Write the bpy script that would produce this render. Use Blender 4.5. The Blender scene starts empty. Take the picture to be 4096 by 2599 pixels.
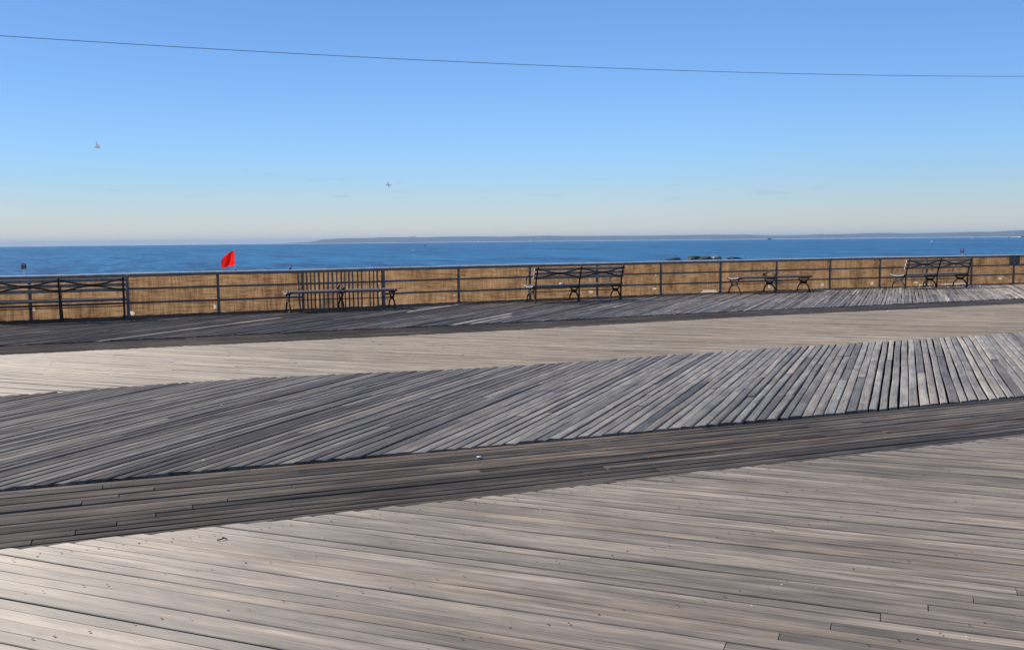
import bpy, bmesh, math, random
from mathutils import Vector, Matrix, noise
random.seed(7)
scene = bpy.context.scene
PI = math.pi

# ------------------------------------------------------------------ camera
# World: X runs along the boardwalk (and railing), Y points to the sea, Z up, deck surface at 0.
ROLL, PITCH, TH = 0.00984, 0.088673, 1.184413
fw = Vector((math.cos(TH)*math.cos(PITCH), math.sin(TH)*math.cos(PITCH), -math.sin(PITCH)))
rt = Vector((math.sin(TH), -math.cos(TH), 0)); up = rt.cross(fw)
cx = rt*math.cos(ROLL) - up*math.sin(ROLL); cyy = rt*math.sin(ROLL) + up*math.cos(ROLL)
cam_d = bpy.data.cameras.new("camera"); cam = bpy.data.objects.new("camera", cam_d)
scene.collection.objects.link(cam)
M = Matrix.Identity(4)
for i in range(3):
    M[i][0], M[i][1], M[i][2] = cx[i], cyy[i], -fw[i]
M[2][3] = 1.72
cam.matrix_world = M
cam_d.sensor_width = 36; cam_d.lens = 3800/4096*36
cam_d.clip_start = 0.1; cam_d.clip_end = 60000
scene.camera = cam

# ------------------------------------------------------------------ light
SUN_AZ, SUN_EL = math.radians(133), math.radians(37)
sd = Vector((math.cos(SUN_AZ)*math.cos(SUN_EL), math.sin(SUN_AZ)*math.cos(SUN_EL), math.sin(SUN_EL)))
w = bpy.data.worlds.new("World"); scene.world = w; w.use_nodes = True
nt = w.node_tree; nt.nodes.clear()
sky = nt.nodes.new('ShaderNodeTexSky'); sky.sky_type = 'NISHITA'; sky.sun_disc = False
sky.sun_elevation = SUN_EL; sky.sun_rotation = math.radians(90) - SUN_AZ
sky.air_density = 1.0; sky.dust_density = 0.08; sky.ozone_density = 1.6; sky.altitude = 0
hsv = nt.nodes.new('ShaderNodeHueSaturation'); hsv.inputs['Saturation'].default_value = 1.0
bg = nt.nodes.new('ShaderNodeBackground'); bg.inputs['Strength'].default_value = 0.094
wo = nt.nodes.new('ShaderNodeOutputWorld')
# camera white balance of the sky, milkier towards the horizon
geo = nt.nodes.new('ShaderNodeTexCoord'); sep = nt.nodes.new('ShaderNodeSeparateXYZ'); nt.links.new(geo.outputs['Generated'], sep.inputs[0])
mr = nt.nodes.new('ShaderNodeMapRange'); mr.inputs[1].default_value = 0.0; mr.inputs[2].default_value = 0.16; nt.links.new(sep.outputs['Z'], mr.inputs[0])
rp = nt.nodes.new('ShaderNodeValToRGB'); nt.links.new(mr.outputs[0], rp.inputs[0])
el = rp.color_ramp.elements
K_ = 1.45
for pos, c in ((1.0, (.70, .99, 1.44)), (0, (.84, .885, 1.13)), (.13, (.79, .86, 1.15)), (.27, (.75, .89, 1.20)), (.42, (.70, .93, 1.31)), (.6, (.71, .98, 1.41))):
    e_ = el[0] if pos == 0 else el[1] if pos == 1.0 else el.new(pos)
    e_.color = tuple(x/K_ for x in c) + (1,)
# less glare towards the sun side
dt = nt.nodes.new('ShaderNodeVectorMath'); dt.operation = 'DOT_PRODUCT'; nt.links.new(geo.outputs['Generated'], dt.inputs[0]); dt.inputs[1].default_value = tuple(sd)
gl = nt.nodes.new('ShaderNodeMapRange'); gl.interpolation_type = 'SMOOTHSTEP'; gl.inputs[1].default_value = .2; gl.inputs[2].default_value = .8; gl.inputs[3].default_value = K_; gl.inputs[4].default_value = K_*.70; nt.links.new(dt.outputs['Value'], gl.inputs[0])
tn = nt.nodes.new('ShaderNodeVectorMath'); tn.operation = 'SCALE'; nt.links.new(rp.outputs[0], tn.inputs[0]); nt.links.new(gl.outputs[0], tn.inputs['Scale'])
ml = nt.nodes.new('ShaderNodeMix'); ml.data_type = 'RGBA'; ml.blend_type = 'MULTIPLY'; ml.inputs[0].default_value = 1
nt.links.new(sky.outputs[0], hsv.inputs['Color']); nt.links.new(hsv.outputs[0], ml.inputs[6]); nt.links.new(tn.outputs[0], ml.inputs[7])
# a few faint grey wisps low in the sky
def wn(kind): return nt.nodes.new('ShaderNode' + kind)
mp = wn('Mapping'); mp.inputs['Scale'].default_value = (9, 9, 75); nt.links.new(geo.outputs['Generated'], mp.inputs[0])
wz_ = wn('TexNoise'); wz_.inputs['Scale'].default_value = 2.2; wz_.inputs['Detail'].default_value = 5; nt.links.new(mp.outputs[0], wz_.inputs['Vector'])
w1_ = wn('MapRange'); w1_.inputs[1].default_value = .60; w1_.inputs[2].default_value = .70; nt.links.new(wz_.outputs['Fac'], w1_.inputs[0])
w2_ = wn('MapRange'); w2_.inputs[1].default_value = .035; w2_.inputs[2].default_value = .045; nt.links.new(sep.outputs['Z'], w2_.inputs[0])
w3_ = wn('MapRange'); w3_.inputs[1].default_value = .075; w3_.inputs[2].default_value = .06; nt.links.new(sep.outputs['Z'], w3_.inputs[0])
w4_ = wn('Math'); w4_.operation = 'MULTIPLY'; nt.links.new(w1_.outputs[0], w4_.inputs[0]); nt.links.new(w2_.outputs[0], w4_.inputs[1])
w5_ = wn('Math'); w5_.operation = 'MULTIPLY'; nt.links.new(w4_.outputs[0], w5_.inputs[0]); nt.links.new(w3_.outputs[0], w5_.inputs[1])
w6_ = wn('Math'); w6_.operation = 'MULTIPLY'; w6_.inputs[1].default_value = .35; nt.links.new(w5_.outputs[0], w6_.inputs[0])
cl = wn('Mix'); cl.data_type = 'RGBA'; cl.inputs[7].default_value = (3.6, 4.6, 6.2, 1); nt.links.new(w6_.outputs[0], cl.inputs[0]); nt.links.new(ml.outputs[2], cl.inputs[6])
nt.links.new(cl.outputs[2], bg.inputs['Color']); nt.links.new(bg.outputs[0], wo.inputs['Surface'])
sl = bpy.data.lights.new("sun", 'SUN'); sl.energy = 5.0; sl.angle = math.radians(0.53); sl.color = (1.0, 0.90, 0.77)
so = bpy.data.objects.new("sun", sl); scene.collection.objects.link(so)
so.rotation_euler = (-sd).to_track_quat('-Z', 'Y').to_euler()
vs = scene.view_settings; vs.view_transform = 'Standard'; vs.look = 'None'; vs.exposure = 0.25; vs.gamma = 1.0
scene.render.engine = 'CYCLES'

# ------------------------------------------------------------------ helpers
def lerp(a, b, t): return a + (b - a)*t
def interp(tab, x):
    if x <= tab[0][0]: return tab[0][1]
    for (x0, y0), (x1, y1) in zip(tab, tab[1:]):
        if x <= x1:
            t = (x - x0)/(x1 - x0); t = t*t*(3 - 2*t)*0.6 + t*0.4
            return lerp(y0, y1, t)
    return tab[-1][1]

class MB:
    """collects vertices and faces and links them as one mesh object"""
    def __init__(s): s.v = []; s.f = []; s.m = []
    def add(s, verts, faces, mi=0):
        o = len(s.v); s.v += [tuple(p) for p in verts]
        s.f += [tuple(i + o for i in f) for f in faces]; s.m += [mi]*len(faces)
    def box(s, c, d, mi=0, R=None):
        hx, hy, hz = d[0]/2, d[1]/2, d[2]/2
        vs_ = [Vector((x, y, z)) for x in (-hx, hx) for y in (-hy, hy) for z in (-hz, hz)]
        if R is not None: vs_ = [R @ p for p in vs_]
        c = Vector(c)
        s.add([p + c for p in vs_], [(0, 1, 3, 2), (4, 6, 7, 5), (0, 4, 5, 1), (2, 3, 7, 6), (0, 2, 6, 4), (1, 5, 7, 3)], mi)
    def bbox(s, c, d, b=0.006, mi=0, R=None):
        """box with its long edges chamfered: octagon section in y,z along x"""
        hx, hy, hz = d[0]/2, d[1]/2, d[2]/2; b = min(b, hy*.9, hz*.9)
        sec = [(-hy + b, -hz), (hy - b, -hz), (hy, -hz + b), (hy, hz - b), (hy - b, hz), (-hy + b, hz), (-hy, hz - b), (-hy, -hz + b)]
        vs_ = [Vector((x, y, z)) for x in (-hx, hx) for y, z in sec]
        if R is not None: vs_ = [R @ p for p in vs_]
        c = Vector(c); n = 8
        fs = [(i, (i + 1) % n, n + (i + 1) % n, n + i) for i in range(n)] + [tuple(range(n - 1, -1, -1)), tuple(range(n, 2*n))]
        s.add([p + c for p in vs_], fs, mi)
    def tube(s, pts, r, n=8, mi=0, flat=None, ref=None):
        """sweep a circle (or an ellipse: flat = second radius) along pts; r may be a list"""
        pts = [Vector(p) for p in pts]; N = len(pts)
        rs = r if isinstance(r, (list, tuple)) else [r]*N
        ref = Vector(ref) if ref else None; vs_ = []
        for i, p in enumerate(pts):
            t = (pts[min(i + 1, N - 1)] - pts[max(i - 1, 0)]).normalized()
            a = ref if ref else (Vector((0, 0, 1)) if abs(t.z) < .9 else Vector((1, 0, 0)))
            x = t.cross(a).normalized(); y = x.cross(t).normalized()
            r2 = rs[i] if flat is None else flat
            for k in range(n):
                q = 2*PI*k/n
                vs_.append(p + x*math.cos(q)*rs[i] + y*math.sin(q)*r2)
        fs = [(i*n + k, i*n + (k + 1) % n, (i + 1)*n + (k + 1) % n, (i + 1)*n + k) for i in range(N - 1) for k in range(n)]
        fs += [tuple(range(n - 1, -1, -1)), tuple(range((N - 1)*n, N*n))]
        s.add(vs_, fs, mi)
    def lathe(s, prof, n=12, c=(0, 0, 0), mi=0):
        c = Vector(c); vs_ = []
        for r, z in prof:
            for k in range(n):
                q = 2*PI*k/n; vs_.append(c + Vector((r*math.cos(q), r*math.sin(q), z)))
        N = len(prof)
        fs = [(i*n + k, i*n + (k + 1) % n, (i + 1)*n + (k + 1) % n, (i + 1)*n + k) for i in range(N - 1) for k in range(n)]
        fs += [tuple(range(n - 1, -1, -1)), tuple(range((N - 1)*n, N*n))]
        s.add(vs_, fs, mi)
    def prism(s, out, depth, axis='y', c=(0, 0, 0), mi=0):
        """outline (a,b) extruded by depth along axis"""
        n = len(out); c = Vector(c); vs_ = []
        for d in (-depth/2, depth/2):
            for a, b in out:
                vs_.append(c + (Vector((a, d, b)) if axis == 'y' else Vector((d, a, b)) if axis == 'x' else Vector((a, b, d))))
        s.add(vs_, [(i, (i + 1) % n, n + (i + 1) % n, n + i) for i in range(n)] + [tuple(range(n - 1, -1, -1)), tuple(range(n, 2*n))], mi)
    def ball(s, c, r, sc=(1, 1, 1), mi=0, jit=0, seed=0):
        b = bmesh.new(); bmesh.ops.create_icosphere(b, subdivisions=2, radius=r)
        vs_ = []
        for v in b.verts:
            p = v.co.copy()
            if jit: p *= 1 + jit*noise.noise(p/r*1.3 + Vector((seed*7.1, seed*3.3, 0)))
            vs_.append(Vector((p.x*sc[0], p.y*sc[1], p.z*sc[2])) + Vector(c))
        fs = [tuple(v.index for v in f.verts) for f in b.faces]; b.free(); s.add(vs_, fs, mi)
    def build(s, name, mats, parent=None, smooth=False, loc=None):
        me = bpy.data.meshes.new(name); me.from_pydata(s.v, [], s.f)
        if not isinstance(mats, (list, tuple)): mats = [mats]
        for m in mats: me.materials.append(m)
        me.polygons.foreach_set('material_index', s.m)
        if smooth: me.polygons.foreach_set('use_smooth', [True]*len(s.f))
        me.update()
        b = bmesh.new(); b.from_mesh(me); bmesh.ops.recalc_face_normals(b, faces=b.faces); b.to_mesh(me); b.free()
        o = bpy.data.objects.new(name, me); scene.collection.objects.link(o)
        if parent: o.parent = parent
        if loc: o.location = loc
        return o

def tag(o, label, cat, group=None, kind=None):
    o['label'] = label
    if cat: o['category'] = cat
    if group: o['group'] = group
    if kind: o['kind'] = kind
    return o
def structure(o): o['kind'] = 'structure'; return o
def empty(name, loc, rz=0):
    o = bpy.data.objects.new(name, None); scene.collection.objects.link(o)
    o.location = loc; o.rotation_euler = (0, 0, rz); return o
def copy_tree(o, parent=None):
    c = o.copy(); scene.collection.objects.link(c); c.parent = parent
    for ch in [x for x in scene.objects if x.parent == o]: copy_tree(ch, c)
    return c

# ------------------------------------------------------------------ materials
def mat(name):
    m = bpy.data.materials.new(name); m.use_nodes = True
    return m, m.node_tree, m.node_tree.nodes['Principled BSDF']
def N(t, kind, **kw):
    n = t.nodes.new('ShaderNode' + kind)
    for k, v in kw.items():
        if k in n.inputs.keys() if isinstance(k, str) else False: n.inputs[k].default_value = v
        else: setattr(n, k, v)
    return n
def L(t, a, b): t.links.new(a, b)
def simple(name, col, rough=0.6, metal=0.0, var=0.15, scale=8, bump=0.0, spec=0.5):
    m, t, p = mat(name)
    p.inputs['Roughness'].default_value = rough; p.inputs['Metallic'].default_value = metal
    p.inputs['Specular IOR Level'].default_value = spec
    tc = N(t, 'TexCoord'); nz = N(t, 'TexNoise'); nz.inputs['Scale'].default_value = scale; nz.inputs['Detail'].default_value = 6
    L(t, tc.outputs['Object'], nz.inputs['Vector'])
    cr = N(t, 'ValToRGB'); L(t, nz.outputs['Fac'], cr.inputs['Fac'])
    cr.color_ramp.elements[0].position = .3; cr.color_ramp.elements[1].position = .7
    cr.color_ramp.elements[0].color = tuple(c*(1 - var) for c in col) + (1,)
    cr.color_ramp.elements[1].color = tuple(min(1, c*(1 + var)) for c in col) + (1,)
    L(t, cr.outputs[0], p.inputs['Base Color'])
    if bump:
        b = N(t, 'Bump'); b.inputs['Strength'].default_value = bump; b.inputs['Distance'].default_value = .01
        L(t, nz.outputs['Fac'], b.inputs['Height']); L(t, b.outputs[0], p.inputs['Normal'])
    return m

def wood(name, dark, light, bump=.5, rough=.72, stain=.35, spec=.3, crisp=1., patch=.8, cr0=.66):
    """weathered board: colour from the board's own tint (attribute) x grain x stains, laid along its UV"""
    m, t, p = mat(name)
    p.inputs['Roughness'].default_value = rough; p.inputs['Specular IOR Level'].default_value = spec
    uv = N(t, 'UVMap'); uv.uv_map = 'UVMap'
    # the fibres run along the board: light scatters wide across them and tight along them
    tg = N(t, 'Tangent', direction_type='UV_MAP'); tg.uv_map = 'UVMap'; L(t, tg.outputs[0], p.inputs['Tangent'])
    p.inputs['Anisotropic'].default_value = .7; p.inputs['Anisotropic Rotation'].default_value = .25
    def nz(sx, sy, det=5, sc=1.0, rgh=.6):
        mp = N(t, 'Mapping'); mp.inputs['Scale'].default_value = (sx, sy, 1); L(t, uv.outputs[0], mp.inputs[0])
        n = N(t, 'TexNoise'); n.inputs['Scale'].default_value = sc; n.inputs['Detail'].default_value = det; n.inputs['Roughness'].default_value = rgh
        L(t, mp.outputs[0], n.inputs['Vector']); return n
    grain = nz(3.5, 110); streak = nz(.8, 30); blot = nz(1.8, 9, 5); crk = nz(1.1, 130, 3, 1, .5); knot = nz(4.5, 16, 2)
    geo = N(t, 'TexCoord'); big = N(t, 'TexNoise'); big.inputs['Scale'].default_value = .45; big.inputs['Detail'].default_value = 5
    L(t, geo.outputs['Object'], big.inputs['Vector'])
    mx = N(t, 'MapRange'); mx.inputs[1].default_value = .3; mx.inputs[2].default_value = .7; L(t, streak.outputs['Fac'], mx.inputs[0])
    mg = N(t, 'MapRange'); mg.inputs[1].default_value = .3; mg.inputs[2].default_value = .7; L(t, grain.outputs['Fac'], mg.inputs[0])
    av = N(t, 'Math', operation='MULTIPLY_ADD'); av.inputs[1].default_value = .6; L(t, mx.outputs[0], av.inputs[0])
    a2 = N(t, 'Math', operation='MULTIPLY'); a2.inputs[1].default_value = .4; L(t, mg.outputs[0], a2.inputs[0]); L(t, a2.outputs[0], av.inputs[2])
    c = N(t, 'Mix', data_type='RGBA'); c.inputs[6].default_value = tuple(dark) + (1,); c.inputs[7].default_value = tuple(light) + (1,)
    L(t, av.outputs[0], c.inputs[0])
    at = N(t, 'Attribute'); at.attribute_name = 'tint'
    mul = N(t, 'Mix', data_type='RGBA', blend_type='MULTIPLY'); mul.inputs[0].default_value = 1
    L(t, c.outputs[2], mul.inputs[6]); L(t, at.outputs['Color'], mul.inputs[7])
    # stains: blotches along boards and larger worn patches across them
    ms = N(t, 'MapRange'); ms.inputs[1].default_value = .38; ms.inputs[2].default_value = .62; ms.inputs[3].default_value = 1 - stain*crisp; ms.inputs[4].default_value = 1.08
    L(t, blot.outputs['Fac'], ms.inputs[0])
    mb = N(t, 'MapRange'); mb.inputs[1].default_value = .35; mb.inputs[2].default_value = .65; mb.inputs[3].default_value = 1 - stain*patch; mb.inputs[4].default_value = 1.1
    L(t, big.outputs['Fac'], mb.inputs[0])
    mm = N(t, 'Math', operation='MULTIPLY'); L(t, ms.outputs[0], mm.inputs[0]); L(t, mb.outputs[0], mm.inputs[1])
    m2 = N(t, 'Mix', data_type='RGBA', blend_type='MULTIPLY'); m2.inputs[0].default_value = 1
    L(t, mul.outputs[2], m2.inputs[6]); L(t, mm.outputs[0], m2.inputs[7])
    # drying cracks and dark knots
    mc = N(t, 'MapRange'); mc.inputs[1].default_value = cr0; mc.inputs[2].default_value = cr0 + .035; mc.inputs[3].default_value = 1; mc.inputs[4].default_value = .35; L(t, crk.outputs['Fac'], mc.inputs[0])
    mk = N(t, 'MapRange'); mk.inputs[1].default_value = .70; mk.inputs[2].default_value = .76; mk.inputs[3].default_value = 1; mk.inputs[4].default_value = .5; L(t, knot.outputs['Fac'], mk.inputs[0])
    mq = N(t, 'Math', operation='MULTIPLY'); L(t, mc.outputs[0], mq.inputs[0]); L(t, mk.outputs[0], mq.inputs[1])
    m3 = N(t, 'Mix', data_type='RGBA', blend_type='MULTIPLY'); m3.inputs[0].default_value = 1
    L(t, m2.outputs[2], m3.inputs[6]); L(t, mq.outputs[0], m3.inputs[7]); L(t, m3.outputs[2], p.inputs['Base Color'])
    hh = N(t, 'Math', operation='ADD'); L(t, grain.outputs['Fac'], hh.inputs[0]); L(t, streak.outputs['Fac'], hh.inputs[1])
    b = N(t, 'Bump'); b.inputs['Strength'].default_value = bump; b.inputs['Distance'].default_value = .006
    L(t, hh.outputs[0], b.inputs['Height']); L(t, b.outputs[0], p.inputs['Normal'])
    return m

M_pale = wood('pale_deck_wood', (.17, .14, .105), (.51, .435, .335), bump=.7, stain=.36, rough=.66, spec=1.0, patch=.6)
M_pale_far = wood('pale_far_deck_wood', (.24, .20, .145), (.52, .445, .345), bump=.5, stain=.25, rough=.74, spec=.5, patch=.5, cr0=.62)
M_grey = wood('grey_deck_wood', (.18, .158, .125), (.43, .385, .315), bump=.8, stain=.32, spec=.4, patch=.5)
M_border = wood('border_deck_wood', (.075, .063, .05), (.25, .215, .17), bump=.5, stain=.4)
M_far = wood('far_deck_wood', (.13, .11, .088), (.43, .375, .31), bump=.8, stain=.4)
M_nail = simple('nail_head', (.03, .028, .028), .6)
M_fleck = simple('dried_dropping', (.7, .68, .64), .8, var=.1)
M_joist = simple('joist_wood', (.05, .045, .04), .9, scale=5)
M_slat = simple('bench_slat_wood', (.23, .2, .17), .55, var=.35, scale=14, bump=.2)
M_endlit = simple('sunlit_slat_end', (.62, .6, .55), .6, var=.2)  # pale tone stands in for sunlight caught on the slat ends
M_iron = simple('black_iron', (.026, .021, .017), .5, var=.3, scale=20, bump=.15, spec=.3)
M_rail = simple('grey_rail_paint', (.155, .135, .12), .55, var=.25, scale=12, bump=.1, spec=.3)
M_captop = simple('sunlit_cap_top', (.62, .56, .47), .8, var=.2, scale=6, spec=.15)  # paler than the cap wood: paints in the sunlit upper edge of the rail
M_cap = simple('weathered_cap_wood', (.19, .148, .11), .7, var=.25, scale=6, bump=.3)
M_picket = simple('picket_wood', (.17, .15, .135), .8, var=.3, scale=9, bump=.3)

# ------------------------------------------------------------------ boardwalk
EDGE_A = [(-12, 5.93), (-.7, 5.95), (2.4, 5.88), (7, 5.82), (20, 5.85)]
EDGE_B = [(-12, 7.5), (-.9, 7.45), (3, 7.32), (8.9, 7.26), (30, 7.25)]
EDGE_C = [(-12, 12.1), (-1.4, 12.15), (1.1, 12.35), (4.8, 11.95), (8.9, 12.1), (14.7, 12.1), (40, 12.1)]
EDGE_D = [(-14, 16.8), (-2, 16.8), (6, 16.8), (13.5, 17.3), (21, 17.3), (45, 17.3)]
EDGE_E = [(-14, 18.3), (-2, 18.3), (7, 18.4), (13.7, 18.65), (22, 18.75), (45, 18.75)]
RAIL = [(-30, 24.0), (-2.65, 24.2), (4.4, 24.65), (8.7, 25.2), (15.4, 25.5), (22, 25.5), (30, 24.9), (60, 24.9)]
def rail_v(u): return interp(RAIL, u)
PITCHW = .095

class Planks:
    def __init__(s): s.v = []; s.f = []; s.uv = []; s.col = []; s.m = []
    def plank(s, p0, p1, wd, z, tint, cut0=0., cut1=0., th=.04, crown=.0025, seg=.7, wob=.003, tilt=0., rec=(0, 0), zend=(0, 0)):
        d = (p1 - p0); ln = d.length
        if ln < .05: return
        d = d/ln; nrm = Vector((-d.y, d.x)); n = max(2, int(ln/seg) + 1)
        h = wd/2
        prof = [(-h, -th), (-h, -.006), (-h + .0025, -.0015), (-h + .009, .0004), (-h*.4, crown), (h*.4, crown), (h - .009, .0004), (h - .0025, -.0015), (h, -.006), (h, -th)]
        K = len(prof); o = len(s.v); so_ = random.uniform(0, 400); sv = random.uniform(0, 50)
        for i in range(n + 1):
            t = i/n
            ws = wob*noise.noise(Vector((so_ + t*ln*.45, 0, 1)))*2
            wz = .0035*noise.noise(Vector((so_ + t*ln*.5, 3, 1)))*2
            ww = 1 + .05*noise.noise(Vector((so_ + t*ln*.8, 7, 2)))
            tl = tilt + .012*noise.noise(Vector((so_ + t*ln*.4, 9, 2)))
            zz = z + wz + lerp(zend[0], zend[1], t)
            for c, hz in prof:
                sh = 0
                if i == 0: sh = cut0*c + rec[0]
                if i == n: sh = cut1*c - rec[1]
                q = p0 + d*(ln*t + sh) + nrm*(c*ww + ws)
                s.v.append((q.x, q.y, zz + hz + c*tl))
        for i in range(n):
            for k in range(K - 1):
                a = o + i*K + k
                s.f.append((a, a + K, a + K + 1, a + 1)); s.m.append(0)
                u0, u1 = ln*i/n + so_, ln*(i + 1)/n + so_
                v0, v1 = sv + prof[k][0] + prof[k][1]*.5, sv + prof[k + 1][0] + prof[k + 1][1]*.5
                s.uv += [(u0, v0), (u1, v0), (u1, v1), (u0, v1)]; s.col += [tint]*4
        for base, rev in ((o, False), (o + n*K, True)):
            idx = list(range(base, base + K)); idx = idx[::-1] if rev else idx
            s.f.append(tuple(idx)); s.m.append(0)
            s.uv += [(so_, sv + prof[j - base][0]*3) for j in idx]; s.col += [tuple(c*.8 for c in tint)]*K
    def nail(s, x, y, z, r=.006):
        o = len(s.v)
        for k in range(6): s.v.append((x + r*math.cos(k*PI/3), y + r*math.sin(k*PI/3), z))
        s.f.append(tuple(range(o, o + 6))); s.m.append(1); s.uv += [(0, 0)]*6; s.col += [(1, 1, 1)]*6
    def fleck(s, x, y, z, r):
        o = len(s.v)
        for k in range(7): q = r*random.uniform(.5, 1.3); s.v.append((x + q*math.cos(k*PI/3.5)*1.4, y + q*math.sin(k*PI/3.5), z))
        s.f.append(tuple(range(o, o + 7))); s.m.append(2); s.uv += [(0, 0)]*7; s.col += [(1, 1, 1)]*7
    def build(s, name, m, parent):
        me = bpy.data.meshes.new(name); me.from_pydata(s.v, [], s.f)
        me.materials.append(m); me.materials.append(M_nail); me.materials.append(M_fleck)
        me.polygons.foreach_set('material_index', s.m)
        l = me.uv_layers.new(name='UVMap'); l.data.foreach_set('uv', [c for q in s.uv for c in q])
        ca = me.color_attributes.new('tint', 'FLOAT_COLOR', 'CORNER')
        ca.data.foreach_set('color', [c for q in s.col for c in (q[0], q[1], q[2], 1)])
        me.update(); o = bpy.data.objects.new(name, me); scene.collection.objects.link(o); o.parent = parent
        return o

def cross(u0, ang, lo, hi):
    """segment of the line leaving edge lo at u0 with direction ang until edge hi"""
    v0 = interp(lo, u0) if isinstance(lo, list) else lo
    dx, dy = math.cos(ang), math.sin(ang); t = 1.
    for _ in range(25):
        uu = u0 + dx*t; vh = hi(uu) if callable(hi) else interp(hi, uu)
        t += (vh - (v0 + dy*t))/dy
    return Vector((u0, v0)), Vector((u0 + dx*t, v0 + dy*t))

def grey(base, var, tintv=.03, dark_p=0., dark=.5, light_p=0., light=1.3):
    b = base*random.uniform(1 - var, 1 + var)
    r = random.random()
    if r < dark_p: b *= dark
    elif r > 1 - light_p: b *= light
    k = random.uniform(-tintv, tintv)
    return (b*(1 + k), b, b*(1 - k))

def field(P, u_a, u_b, ang, lo, hi, z, gap, tone, zj, tiltj, crown, k0, k1, rec0, rec1, joints, nails, wob, nail_r, th=.04):
    """parallel diagonal boards filling the strip between two edges"""
    du = PITCHW/abs(math.sin(ang)); u = u_a; i = 0
    while u < u_b:
        a, b = cross(u + random.uniform(-.002, .002), ang, lo, hi)
        ln = (b - a).length; d = (b - a)/ln
        cutp = -(d.x)/d.y if abs(d.y) > .01 else 0    # n=(-dy,dx): n_y=dx ; t=-c*dx/dy
        js = joints(i, ln)
        cuts = [0.] + js + [ln]
        zc = random.uniform(-zj, zj)
        wd = PITCHW - gap*random.choice((.35, .5, .7, 1, 1, 1.4, 1.9))
        for q in range(len(cuts) - 1):
            zz = z + zc*.6 + random.uniform(-zj, zj)*.7
            c0 = cutp*k0(i) if q == 0 else 0; c1 = cutp*k1(i) if q == len(cuts) - 2 else 0
            r0 = rec0() if q == 0 else .002; r1 = rec1() if q == len(cuts) - 2 else .002
            P.plank(a + d*cuts[q], a + d*cuts[q + 1], wd, zz, tone(i, q, a), c0, c1, rec=(r0, r1), tilt=random.uniform(-tiltj, tiltj), crown=crown, wob=wob, th=th)
        nr = Vector((-d.y, d.x))
        for nv in nails:
            t = (nv - a.y)/d.y
            if .03 < t < ln - .03 and random.random() < .93:
                for sgn in ((-1, 1) if nv > 5.6 and nv < 6 else (random.choice((-1, 1)),)):
                    jj = t + random.uniform(-.03, .03); q = a + d*jj + nr*(sgn*.022 + random.uniform(-.005, .005))
                    P.nail(q.x, q.y, z + crown + zj + .0035, nail_r*random.uniform(.8, 1.3))
        u += du; i += 1

boardwalk = structure(empty('boardwalk', (0, 0, 0)))
boardwalk['label'] = 'weathered timber boardwalk laid in diagonal and lengthwise boards'
A1 = math.radians(135.4); A2 = math.radians(45.4)

# pale diagonal boards in the foreground
P = Planks()
def toneA(i, q, a):
    r = random.random(); b = random.uniform(.74, 1.12)
    if r < .2: return (b*.97, b*.92, b*.85)
    if r < .42: return (b*.86, b*.86, b*.85)
    return (b, b*.985, b*.965)
def jA(i, ln):
    # a staggered row of butt joints crosses every other board at lower right
    u0 = -3 + i*PITCHW/abs(math.sin(A1)); dx, dy = math.cos(A1), math.sin(A1)
    (ax, ay), (bx, by) = JROW
    # solve u0+dx*t, -3+dy*t on the line a-b
    den = dx*(by - ay) - dy*(bx - ax)
    if abs(den) < 1e-6: return []
    t = ((ax - u0)*(by - ay) - (ay + 3.0)*(bx - ax))/den
    k = ((u0 + dx*t - ax)*(bx - ax) + (-3.0 + dy*t - ay)*(by - ay))/((bx - ax)**2 + (by - ay)**2)
    if i % 2 == 0 and -.3 < k < 1.8 and .5 < t < ln - .5: return [t]
    return [x for x in (1.2 + 1.1*((i*5) % 4),) if x < 3.0] if i % 3 == 0 else []
class Neg(list): pass
P_lo = -3.0
JROW = ((2.4, 3.26), (3.9, 3.23))
field(P, -6 + 3.0, 24, A1, [(-50, P_lo), (50, P_lo)], EDGE_A, .004, .006, toneA, .0026, .024, .0012,
      lambda i: 0, lambda i: random.uniform(.7, 1), lambda: 0, lambda: random.choice((.0, .005, .01, .025)), jA,
      [-1.2, -.5, .2, .9, 1.6, 2.3, 3.0, 3.75, 4.5, 5.13, 5.74], .002, .0052)
for _ in range(26): P.fleck(random.uniform(-2, 8), random.uniform(2.4, 5.7), .0125, random.choice((.003, .004, .005)))
P.build('pale_diagonal_planks', M_pale, boardwalk)

def band(P, lo, hi, u_a, u_b, n, z, tone, gap, joints=3.2, nails=True, seg=.7):
    for k in range(n):
        off = (k*1.37) % joints; u = u_a - off; ztop = random.uniform(-.002, .002)
        while u < u_b:
            ln = joints*random.choice((1, 1, 1.25, .75)); e = u + ln
            tn = tone(k)
            st = max(1, int(ln/1.6)); zz = z + ztop + random.uniform(-.0018, .0018)
            # long boards follow the gentle curve of the strip
            us = [u, e]
            pv = [lerp(interp(lo, x), interp(hi, x), (k + .5)/n) for x in us]
            wd = abs(interp(hi, u) - interp(lo, u))/n - gap*random.uniform(.6, 1.4)
            P.plank(Vector((us[0], pv[0])), Vector((us[1], pv[1])), wd, zz, tn, rec=(.003, .004), tilt=random.uniform(-.02, .02), crown=.002, wob=.0015)
            if nails:
                nu = u + .04
                for x in (u + .05, e - .05, u + ln*.33, u + ln*.66):
                    vv_ = lerp(interp(lo, x), interp(hi, x), (k + .5)/n)
                    for sgn in (-1, 1): P.nail(x + random.uniform(-.01, .01), vv_ + sgn*.022, z + .0075, .005)
            u = e
def toneB(k):
    b = random.uniform(.65, 1.2); r = random.random()
    if r < .15: b *= .6
    if r > .85: return (b*1.12, b*.98, b*.85)
    return (b, b*.985, b*.97)
P = Planks(); band(P, EDGE_A, EDGE_B, -12, 26, 15, -.006, toneB, .010)
P.build('border_planks', M_border, boardwalk)

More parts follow.
